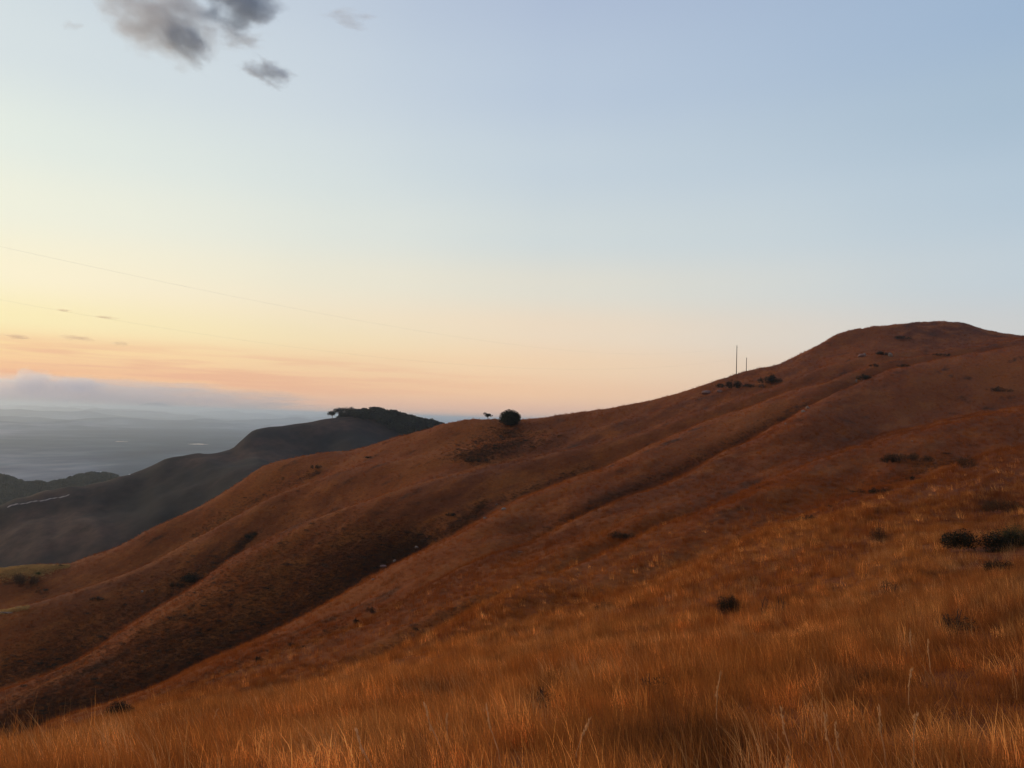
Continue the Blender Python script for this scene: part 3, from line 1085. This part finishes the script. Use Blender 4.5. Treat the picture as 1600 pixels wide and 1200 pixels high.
segs_y = [(2.2, 14, 56), (14, 30, 28), (30, 60, 12), (60, 110, 4.2), (110, 200, 1.8), (200, 460, .75)]
PX, PY, SC_ = [], [], []
for y0, y1, dn in segs_y:
    area = 1.46 * (y1 * y1 - y0 * y0) / 2
    n = int(area * dn)
    y = np.sqrt(rng.uniform(y0 * y0, y1 * y1, n))
    u = rng.uniform(-.73, .73, n)
    PX.append(u * y)
    PY.append(y)
    SC_.append(np.clip((y / 14) ** .24, .9, 2.0))
x, y, s0 = np.concatenate(PX), np.concatenate(PY), np.concatenate(SC_)
hn = fbm(x / 5.0, y / 5.0, 3, 91)
hm = fbm(x / 1.1, y / 1.1, 2, 95)
keep = hm + rng.uniform(-.6, .6, len(x)) > -.55
for bx, by, br in BUSH_SPOTS:           # nothing tall grows in or right before a bush
    keep &= ((x - bx) / (br * .85)) ** 2 + ((y - by + br * .7) / (br * 1.1 + .9)) ** 2 > 1
x, y, s0, hn, hm = x[keep], y[keep], s0[keep], hn[keep], hm[keep]
z = hill.h(x, y)
n = len(x)
s = s0 * rng.uniform(.75, 1.25, n)
hgt = s * np.clip(1 + .5 * hn + .55 * hm, .45, 1.9) * 1.0
rot = np.stack([rng.uniform(-.12, .12, n), rng.uniform(-.12, .12, n), rng.uniform(-.9, .9, n)], -1)
idx = rng.integers(0, 8, n)
tall = rng.uniform(0, 1, n) < .05 + .1 * (hn > .25)
idx[tall] = rng.integers(8, NCL, tall.sum())
nf = rng.uniform(24, 95, n) > y
gn_instances('grass', np.stack([x, y, z], -1)[nf], rot[nf], np.stack([s, s, hgt], -1)[nf], idx[nf], gcoll, 'dry golden brown grass on the near slope')
ff = ~nf
gn_instances('hill_grass', np.stack([x, y, z], -1)[ff], rot[ff], np.stack([s, s, hgt * .8], -1)[ff], idx[ff] % 8, gcollf,
             'short russet grass covering the spurs of the hill')
print('grass clumps', n)



# thin twiggy plant right of the dark compact bush
p = hill.hit(1208, 964)
o = empty('twiggy_plant', p)
Vt, Ft = [], []
rr_ = random.Random(3)
for k in range(26):
    x0 = rr_.uniform(-1, 1) * 18 / F * p.y
    h = rr_.uniform(14, 34) / F * p.y
    tube(Vt, Ft, [(x0, rr_.uniform(-.2, .2), -.05), (x0 + rr_.uniform(-.05, .05), 0, h * .5), (x0 + rr_.uniform(-.15, .1), 0, h)], .011, .005, 4)
pydata('stem', Vt, Ft, M_twig, o)
V, Q = leaf_cloud([(0, 0, .16, .5, .3, .18), (.35, 0, .3, .2, .2, .25), (-.4, 0, .2, .12, .15, .2)], 160, .045, np.random.default_rng(9), .5)
np_mesh('foliage', V, Q, M_leafb, o, smooth=False)
tag(o, 'thin twiggy upright plant right of the dark compact bush', 'plant')


# trees on the ridge
def tree_at(px, base_py, wpx, hpx, dist_src, label, nleaf=2600, seed=1, trunk_frac=.15, name='tree', cat='tree', dome=True, group=None, mat=None, ypos=None):
    r = np.random.default_rng(seed)
    if ypos is None:
        p = dist_src.hit(px, base_py)
    else:
        u, _ = ray(px, base_py)
        p = Vector((u * ypos, ypos, float(dist_src.h(u * ypos, ypos)[0])))
    W, H = wpx / F * p.y, hpx / F * p.y
    o = empty(name, p)
    lob = []
    if dome:
        lob.append((-W * .03, 0, H * .44, W * .44, W * .44, H * .46))
        lob.append((W * .12, 0, H * .36, W * .33, W * .36, H * .36))
        lob.append((-W * .08, 0, H * .60, W * .24, W * .3, H * .30))
        for k in range(22):
            a = r.uniform(0, 2 * math.pi)
            q = r.uniform(.2, .42)
            zc = H * r.uniform(.2, .74)
            sh = math.sqrt(max(.1, 1 - ((zc / H - .45) / .6) ** 2))
            lob.append((math.cos(a) * W * q * sh, math.sin(a) * W * q * sh, zc, W * .17, W * .17, H * .17))
    else:
        for k in range(9):
            a = r.uniform(0, 2 * math.pi)
            q = r.uniform(.05, .36)
            lob.append((math.cos(a) * W * q, math.sin(a) * W * q * .7, H * r.uniform(.5, .80), W * .24, W * .24, H * .2))
    V, Q = leaf_cloud(lob, nleaf, max(.32, p.y / F * 1.2) if p.y < 500 else p.y / F * 1.0, r, .75, .2, .05)
    V[:, 2] = np.clip(V[:, 2], H * (.03 if dome else .1), None)
    np_mesh('crown', V, Q, mat or M_tree, o, smooth=False)
    Vt, Ft = [], []
    rt = max(.12, H * .035)
    tube(Vt, Ft, [(0, 0, -.4), (H * .02, 0, H * .25), (0, 0, H * .6)], rt, rt * .5, 7)
    for l in lob[1:8]:
        tube(Vt, Ft, [(0, 0, H * .28), (l[0] * .5, l[1] * .5, H * .28 + (l[2] - H * .28) * .6), (l[0], l[1], l[2])], rt * .45, rt * .15, 5)
    pydata('trunk', Vt, Ft, M_twig, o)
    tag(o, label, cat, group)
    return o


tree_at(797, 671, 38, 29, hill, 'dark round dense tree standing on the crest of the hill', 11000, 3, ypos=290)
tree_at(762, 657, 15, 12, hill, 'small thin tree left of the round tree on the skyline', 520, 5, dome=False, ypos=299)

# the small grove at the tip of the far ridge, single trees
for k, (px, w_, h_, lab) in enumerate(((519, 12, 12, 'outermost left tree at the tip of the far ridge wood'),
                                       (529, 17, 16, 'second tree from the left at the far ridge tip'),
                                       (541, 18, 16, 'third tree from the left on the far ridge'),
                                       (553, 18, 15, 'fourth tree from the left on the far ridge'))):
    tree_at(px, 655, w_ + 4, h_, far, lab, 1300, 30 + k, dome=False, name='ridge_tree', group='trees at the tip of the far ridge', ypos=884 + 4 * k)

# forest masses
tcoll = bpy.data.collections.new('forest_trees')
for k in range(5):
    r = np.random.default_rng(400 + k)
    lob = [(0, 0, .55, .40, .40, .40)] + [(r.uniform(-.3, .3), r.uniform(-.3, .3), r.uniform(.4, .85), .2, .2, .16) for _ in range(6)]
    V, Q = leaf_cloud(lob, 240, .17, r, .7, .5)
    tcoll.objects.link(np_mesh('forest_tree%d' % k, V, Q, M_tree, smooth=False, link=False))


def scatter_pix(terr, poly_fn, x0, x1, y0, y1, n, r):
    u = r.uniform((x0 - 800) / F, (x1 - 800) / F, n)
    y = r.uniform(y0, y1, n)
    z = terr.h(u * y, y)
    ppx, ppy = project(u * y, y, z)
    k = poly_fn(ppx, ppy, y)
    return np.stack([u * y, y, z], -1)[k]


r = np.random.default_rng(77)
edge_px = np.array([537, 560, 584, 600, 616, 640, 720])
edge_py = np.array([651, 655, 659, 667, 676, 684, 700])
P = scatter_pix(far, lambda px, py, y: (py < np.interp(px, edge_px, edge_py)) | (y > np.interp(px, [515, 700], [888, 925])),
                531, 790, 800, 985, 2600, r)
n = len(P)
sc1 = r.uniform(4.5, 8.5, n)
gn_instances('forest', P, np.stack([np.zeros(n), np.zeros(n), r.uniform(0, 6.28, n)], -1), np.stack([sc1 * 1.15, sc1 * 1.15, sc1], -1),
             r.integers(0, 5, n), tcoll, 'dark wood along the top of the far ridge')
P = scatter_pix(knoll, lambda px, py, y: y > 0, -400, 330, 1350, 1950, 9000, r)
n = len(P)
sc1 = r.uniform(7, 13, n)
gn_instances('knoll_forest', P, np.stack([np.zeros(n), np.zeros(n), r.uniform(0, 6.28, n)], -1), np.stack([sc1 * 1.2, sc1 * 1.2, sc1], -1),
             r.integers(0, 5, n), tcoll, 'dark forest on the knoll beyond the far ridge')

# dark clumps: real scrub below the round tree, shade painted into the gullies: stuff
scoll = bpy.data.collections.new('scrub_shade_clumps')
M_scrubshade = simple_mat('dark_scrub_shade', (.070, .034, .017), (.125, .056, .024), .5, .8, .25, True)  # dark tone for scrub and for the shade painted along folds
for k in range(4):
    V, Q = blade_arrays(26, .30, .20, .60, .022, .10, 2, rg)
    scoll.objects.link(np_mesh('a_scrubshade%d' % k, V, Q, M_scrubshade, link=False))
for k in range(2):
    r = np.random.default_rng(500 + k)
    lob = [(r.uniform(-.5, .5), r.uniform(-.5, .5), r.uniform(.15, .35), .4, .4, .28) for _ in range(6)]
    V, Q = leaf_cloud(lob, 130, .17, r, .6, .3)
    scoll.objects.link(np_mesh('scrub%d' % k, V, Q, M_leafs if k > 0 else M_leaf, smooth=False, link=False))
r = np.random.default_rng(88)
SP = []


def scrub_shade_along(pts, widpx, n, hh=1.0):  # dark clumps thinning upslope, mostly drawn in place of gully shade
    p = np.array(pts, float)
    s = r.uniform(0, 1, n)
    sg = np.linspace(0, 1, len(p))
    cx, cy = np.interp(s, sg, p[:, 0]), np.interp(s, sg, p[:, 1])
    wd = np.interp(s, sg, np.broadcast_to(np.atleast_1d(widpx), (len(p),)) if np.ndim(widpx) == 0 else widpx)
    cx = cx + r.normal(0, 1, n) * 3
    cy = cy - 1 - np.abs(r.normal(0, 1, n)) * wd * r.uniform(.5, 1.1, n)
    for a, b in zip(cx, cy):
        q = hill.hit(float(a), float(b))
        SP.append((q.x, q.y, q.z, hh))


scrub_shade_along([(-20, 1168), (60, 1136), (120, 1115), (210, 1084), (275, 1057), (339, 1027), (410, 996), (480, 961), (537, 928), (580, 903), (624, 877), (665, 858)], [26, 50, 66, 76, 84, 92, 92, 84, 66, 48, 32, 14], 30000, .5)
scrub_shade_along([(665, 855), (720, 828), (760, 790)], [20, 18, 8], 700, .7)
scrub_shade_along([(-10, 1078), (60, 1054), (120, 1030), (210, 970), (300, 916), (369, 866), (400, 836)], [30, 38, 40, 36, 26, 12, 4], 5500, .5)
scrub_shade_along([(300, 843), (350, 815), (422, 777), (475, 752), (500, 740)], [5, 14, 16, 10, 4], 800, .6)
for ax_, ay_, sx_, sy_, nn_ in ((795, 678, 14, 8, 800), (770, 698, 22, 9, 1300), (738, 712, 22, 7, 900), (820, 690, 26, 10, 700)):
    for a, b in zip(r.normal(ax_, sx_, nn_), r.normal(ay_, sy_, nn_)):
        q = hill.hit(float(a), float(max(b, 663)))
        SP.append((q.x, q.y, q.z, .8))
scrub_shade_along([(1262, 634), (1225, 655), (1160, 690), (1100, 721), (1040, 749), (969, 777), (894, 813), (826, 849)], [6, 8, 8, 10, 9, 9, 8, 5], 1300, .6)
scrub_shade_along([(930, 731), (850, 762), (787, 787), (709, 832)], [7, 8, 8, 7], 600, .6)
scrub_shade_along([(1500, 722), (1430, 746), (1365, 769), (1260, 811), (1190, 839), (1130, 862)], [8, 12, 12, 12, 12, 8], 1100, .6)
scrub_shade_along([(760, 938), (721, 960), (650, 998), (575, 1034), (500, 1064)], [10, 14, 18, 18, 12], 500, .5)  # shadowed flank behind this fold, darkened by clumps
scrub_shade_along([(540, 982), (480, 1010), (400, 1042), (315, 1075), (240, 1099)], [12, 16, 16, 14, 8], 900, .6)
scrub_shade_along([(1110, 610), (1160, 603), (1210, 592)], [10, 13, 10], 110, .9)
scrub_shade_along([(0, 915), (40, 920), (70, 935)], [16, 18, 10], 120, .9)
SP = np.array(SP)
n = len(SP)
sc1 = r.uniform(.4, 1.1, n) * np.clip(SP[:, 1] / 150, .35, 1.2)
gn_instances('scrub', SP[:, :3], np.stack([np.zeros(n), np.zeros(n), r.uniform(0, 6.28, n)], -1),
             np.stack([sc1 * 1.3, sc1 * 1.3, sc1 * SP[:, 3]], -1), np.where(r.uniform(0, 1, n) < .992, r.integers(0, 4, n), r.integers(4, 6, n)), scoll, 'low dark scrub, partly standing in for shade in the gullies')


# paler golden grass on the shelf at the far left, and straw tufts through the near grass
M_straw = simple_mat('straw_blades', (.52, .24, .07), (.85, .43, .15), 3, .6, .35, True)
stcoll = bpy.data.collections.new('straw_clumps')
for k in range(5):
    V, Q = blade_arrays(7 + 2 * k, .16, .25, .66, .005, .42, 4, rg)
    stcoll.objects.link(np_mesh('straw%d' % k, V, Q, M_straw, link=False))
M_shelf = simple_mat('pale_shelf_grass', (.42, .25, .075), (.66, .42, .145), 1.5, .6, .35, True)
shcoll = bpy.data.collections.new('shelf_clumps')
for k in range(5):
    V, Q = blade_arrays(24, .25, .20, .60, .014, .12, 2, rg)
    shcoll.objects.link(np_mesh('shelf%d' % k, V, Q, M_shelf, link=False))
Sp = []
for k in range(6000):
    q0 = r.uniform(-25, 108)
    q1 = 883 + abs(r.normal(0, 9)) * np.clip((112 - q0) / 60, .2, 1) + max(0, 50 - q0) * .06
    q = hill.hit(q0, q1)
    Sp.append((q.x, q.y, q.z))
for k in range(1200):
    q0 = r.uniform(-25, 45)
    q = hill.hit(q0, 957 - q0 * .18 + r.normal(0, 1.5))
    Sp.append((q.x, q.y, q.z))
Sp = np.array(Sp)
n = len(Sp)
sc1 = r.uniform(.6, 1.2, n)
gn_instances('pale_grass', Sp, np.stack([np.zeros(n), np.zeros(n), r.uniform(0, 6.28, n)], -1), np.stack([sc1 * 1.6, sc1 * 1.6, sc1 * .8], -1),
             r.integers(0, 5, n), shcoll, 'pale golden grass on the shelf at the left edge')
n = 9000
y = np.sqrt(r.uniform(9, 45 ** 2, n))
x = r.uniform(-.72, .72, n) * y
kk = fbm(x / 2.6, y / 2.6, 3, 131) + r.uniform(-.25, .25, n) > .22
x, y = x[kk], y[kk]
n = len(x)
sc1 = r.uniform(.6, 1.15, n)
gn_instances('straw_tufts', np.stack([x, y, hill.h(x, y)], -1), np.stack([np.zeros(n), np.zeros(n), r.uniform(-.7, .7, n)], -1),
             np.stack([sc1, sc1, sc1], -1), r.integers(0, 5, n), stcoll, 'pale straw tufts through the near grass')

# ------------------------------------------------------------------ rocks
IV2, IF2 = ico(2)


def rock(px, py, wpx, hpx, mat, label, seed):
    r = np.random.default_rng(700 + seed)
    p = hill.hit(px, py)
    W, H = wpx / F * p.y, hpx / F * p.y
    V = IV.copy()
    for k in range(9):                                   # chop facets
        d = r.normal(size=3)
        d /= np.linalg.norm(d)
        c = r.uniform(.55, .85)
        s = V @ d
        V -= np.where(s > c, (s - c) * .9, 0)[:, None] * d[None, :]
    V += r.normal(0, .02, V.shape)
    V = V * np.array([W / 2, min(W, H * 1.5) * .45, H / 2])
    o = np_mesh('rock', V, IF, mat, smooth=False)
    o.location = p + Vector((0, 0, H * .22))
    tag(o, label, 'rock', 'pale rocks on the hill')


rocks = [
    (1345, 558, 12, 9, M_rockp, 'pinkish rock left of the dark bush under the summit'),
    (1351, 556, 5, 7, M_rock, 'small white rock against the pinkish rock under the summit'),
    (1391, 557, 7, 9, M_rock, 'bright upright rock right of the dark bush under the summit'),
    (1104, 616, 16, 9, M_rockp, 'pinkish rock at the left end of the long dark bush below the poles'),
    (1124, 613, 9, 6, M_rockp, 'smaller pinkish rock touching the long dark bush below the poles'),
    (1262, 639, 8, 6, M_rock, 'white rock on the edge of the upper gully, higher one'),
    (1256, 644, 9, 5, M_rock, 'flat white rock on the edge of the upper gully, just below the higher one'),
    (1227, 663, 4, 4, M_rock, 'small white stone halfway down the upper gully edge'),
    (1338, 597, 4, 7, M_rock, 'little pale stone left of the dark bush on the upper spur'),
    (787, 797, 8, 6, M_rock, 'pale rock on the middle gully edge, highest in its line'),
    (776, 789, 4, 3, M_rock, 'tiny pale stone behind the highest rock of the middle gully'),
    (759, 811, 9, 5, M_rock, 'flat pale rock second down the middle gully edge'),
    (651, 857, 7, 6, M_rock, 'pale rock at the rim of the deep gully, centre of the photo'),
    (616, 878, 6, 6, M_rock, 'pale rock lower down the rim of the deep gully'),
    (599, 886, 11, 5, M_rockp, 'low brownish rock below the pale one on the deep gully rim'),
    (583, 906, 6, 3, M_rock, 'small flat stone on the rim of the deep gully'),
    (222, 925, 4, 4, M_rock, 'small pale stone in the left gully'),
    (1593, 838, 7, 10, M_rock, 'small white rock showing in the olive bush at the right edge'),
    (10, 958, 26, 3, M_rock, 'long low pale rock ledge at the left edge'),
    (32, 950, 18, 2, M_rock, 'pale rock ledge right of the long ledge at the left edge'),
    (813, 863, 8, 2, M_rock, 'thin pale stone on the crest of the middle spur'),
    (1425, 690, 4, 3, M_rock, 'tiny pale stone on the upper right slope'),
]
for i, q in enumerate(rocks):
    rock(*q, i)

# ------------------------------------------------------------------ poles and wires


def pole(px, py_base, py_top, ypos, r0, label):
    u, _ = ray(px, py_base)
    x = u * ypos
    zb = float(hill.h(x, ypos)[0])
    zt = ray(px, py_top)[1] * ypos
    o = empty('pole', (x, ypos, zb))
    Vt, Ft = [], []
    h = zt - zb
    tube(Vt, Ft, [(0, 0, -1), (0, 0, h * .5), (0, 0, h)], r0, r0 * .65, 10)
    pydata('shaft', Vt, Ft, M_wood, o)
    for k in range(2):
        Vt, Ft = [], []
        tube(Vt, Ft, [(0, 0, h + .002), (0, 0, h + .12), (0, 0, h + .22)] if k == 0 else [(r0 * .7, 0, h * .93), (r0 * 1.4, 0, h * .93), (r0 * 2.0, 0, h * .935)], .06, .045, 8)
        pydata('insulator', Vt, Ft, M_wood, o)
    tag(o, label, 'pole', 'poles on the ridge')
    return Vector((x, ypos, zb + h + .2))


pt1 = pole(1150.5, 586, 540, 338, .19, 'taller of the two bare poles on the ridge skyline')
pt2 = pole(1166, 582, 559, 343, .17, 'shorter bare pole right of the taller one on the ridge')


def wire(end, obs, y_left, x_left_px, rad, label):
    """hanging wire from a pole top to a support left of the frame; obs = seen pixels used to fit its sag"""
    best = None
    for yl in y_left:
        for xl in x_left_px:
            for pyl in np.arange(180, 480, 10):
                u, tt = ray(xl, pyl)
                A = np.array([u * yl, yl, tt * yl])
                B = np.array(end[:])
                s = np.linspace(0, 1, 121)
                Pn = A[None] * (1 - s)[:, None] + B[None] * s[:, None]
                for sag in np.arange(2, 40, 2.0):
                    zz = Pn[:, 2] - 4 * sag * s * (1 - s)
                    qx, qy = project(Pn[:, 0], Pn[:, 1], zz)
                    e = sum((np.interp(a, qx, qy) - b) ** 2 for a, b in obs)
                    if best is None or e < best[0]:
                        best = (e, A, sag, zz, Pn)
    print('wire fit', label, best[0], best[1], best[2])
    e, A, sag, zz, Pn = best
    pts = [(Pn[i, 0], Pn[i, 1], zz[i]) for i in range(0, 121, 2)]
    Vt, Ft = [], []
    tube(Vt, Ft, pts, rad, rad, 5)
    o = pydata('power_line', Vt, Ft, M_wire)
    tag(o, label, 'wire', 'power lines')


wire(pt1, [(0, 386), (100, 408), (280, 446), (400, 471), (500, 490)], (60, 90, 130), (-900, -500, -250), .0044, 'upper of the two thin wires crossing the left sky')
wire(pt2, [(0, 469), (62, 480), (170, 498), (255, 512), (397, 535)], (60, 90, 130), (-900, -500, -250), .0058, 'lower of the two thin wires crossing the left sky')

# ------------------------------------------------------------------ single tall pale stalks in the near grass
SG = 'tall pale grass stalks in the near grass'
stalks = [  # foot px, foot py, tip px, tip py, label
    (700, 1158, 664, 1095, 'long curved pale stalk, leftmost of the bottom-centre trio'),
    (703, 1136, 699, 1114, 'short bright upright stalk inside the bottom-centre trio'),
    (788, 1158, 760, 1096, 'long curved pale stalk, rightmost of the bottom-centre trio'),
    (592, 1178, 558, 1136, 'slanting pale stalk left of the bottom-centre trio'),
    (333, 1130, 341, 1107, 'bright forked stalk standing alone at lower left'),
    (404, 1110, 401, 1088, 'thin upright stalk right of the forked one at lower left'),
    (81, 1178, 80, 1152, 'thin upright stalk near the lower left corner'),
    (1122, 1090, 1124, 1045, 'tall straight stalk right of the bottom centre'),
    (1242, 1134, 1217, 1103, 'pale stalk slanting left, first of the lower right row'),
    (1308, 1140, 1284, 1111, 'pale slanting stalk, second of the lower right row'),
    (1326, 1152, 1300, 1128, 'pale slanting stalk, third of the lower right row'),
    (1388, 1132, 1369, 1100, 'pale slanting stalk, fourth of the lower right row'),
    (1430, 1132, 1426, 1112, 'short pale stalk, rightmost of the lower right row'),
    (1428, 1001, 1419, 984, 'pale slanting stalk under the big soft brown bush'),
    (1455, 1012, 1447, 997, 'second pale stalk under the big soft brown bush'),
    (1421, 1056, 1420, 1042, 'short pale upright tuft stalk above the lower right row'),
    (1240, 1200, 1225, 1178, 'pale stalk at the bottom edge right of centre'),
    (900, 1150, 922, 1118, 'faint stalk leaning right between the bottom bushes'),
]
for i, (fx, fy, tx, ty, lab) in enumerate(stalks):
    ymin = 4.0
    p = hill.hit(fx, min(fy, 1198), ymin)
    p = p * .8
    p.z = float(hill.h(p.x, p.y)[0])
    # taller than the grass around: the foot is hidden, so start deeper
    uf, tf = ray(fx, fy)
    ut, tt = ray(tx, ty)
    tip = Vector((ut * p.y, p.y - .05, tt * p.y))
    o = empty('grass_stalk', p)
    d = tip - p
    Vt, Ft = [], []
    bend = Vector((-.10 * d.z, 0, .12 * d.z))
    pts = [Vector((0, 0, -.05)), d * .3 - Vector((.12 * d.x, 0, 0)) + bend * .3, d * .65 + bend * .35, d]
    tube(Vt, Ft, pts, .0065, .003, 5)
    pydata('stem', Vt, Ft, M_stalk, o)
    r = np.random.default_rng(900 + i)
    nn = 44
    s = r.uniform(.55, 1.03, nn)
    c = np.array([[(d * q)[0] + (bend * .35)[0] * (1 - q) * 3, (d * q)[1], (d * q)[2] + (bend * .35)[2] * (1 - q) * 2.5] for q in s])
    c += r.normal(0, .005, c.shape)
    a = r.normal(size=(nn, 3)) * .15 + np.array(d.normalized()[:])[None]
    a /= np.linalg.norm(a, axis=1)[:, None]
    b = np.cross(a, r.normal(size=(nn, 3)))
    b /= np.linalg.norm(b, axis=1)[:, None]
    V = np.stack([c - a * .018, c - b * .0035, c + a * .018, c + b * .0035], 1).reshape(-1, 3)
    np_mesh('seed_head', V, np.arange(4 * nn).reshape(nn, 4), M_stalk, o, smooth=False)
    tag(o, lab, 'grass stalk', SG)
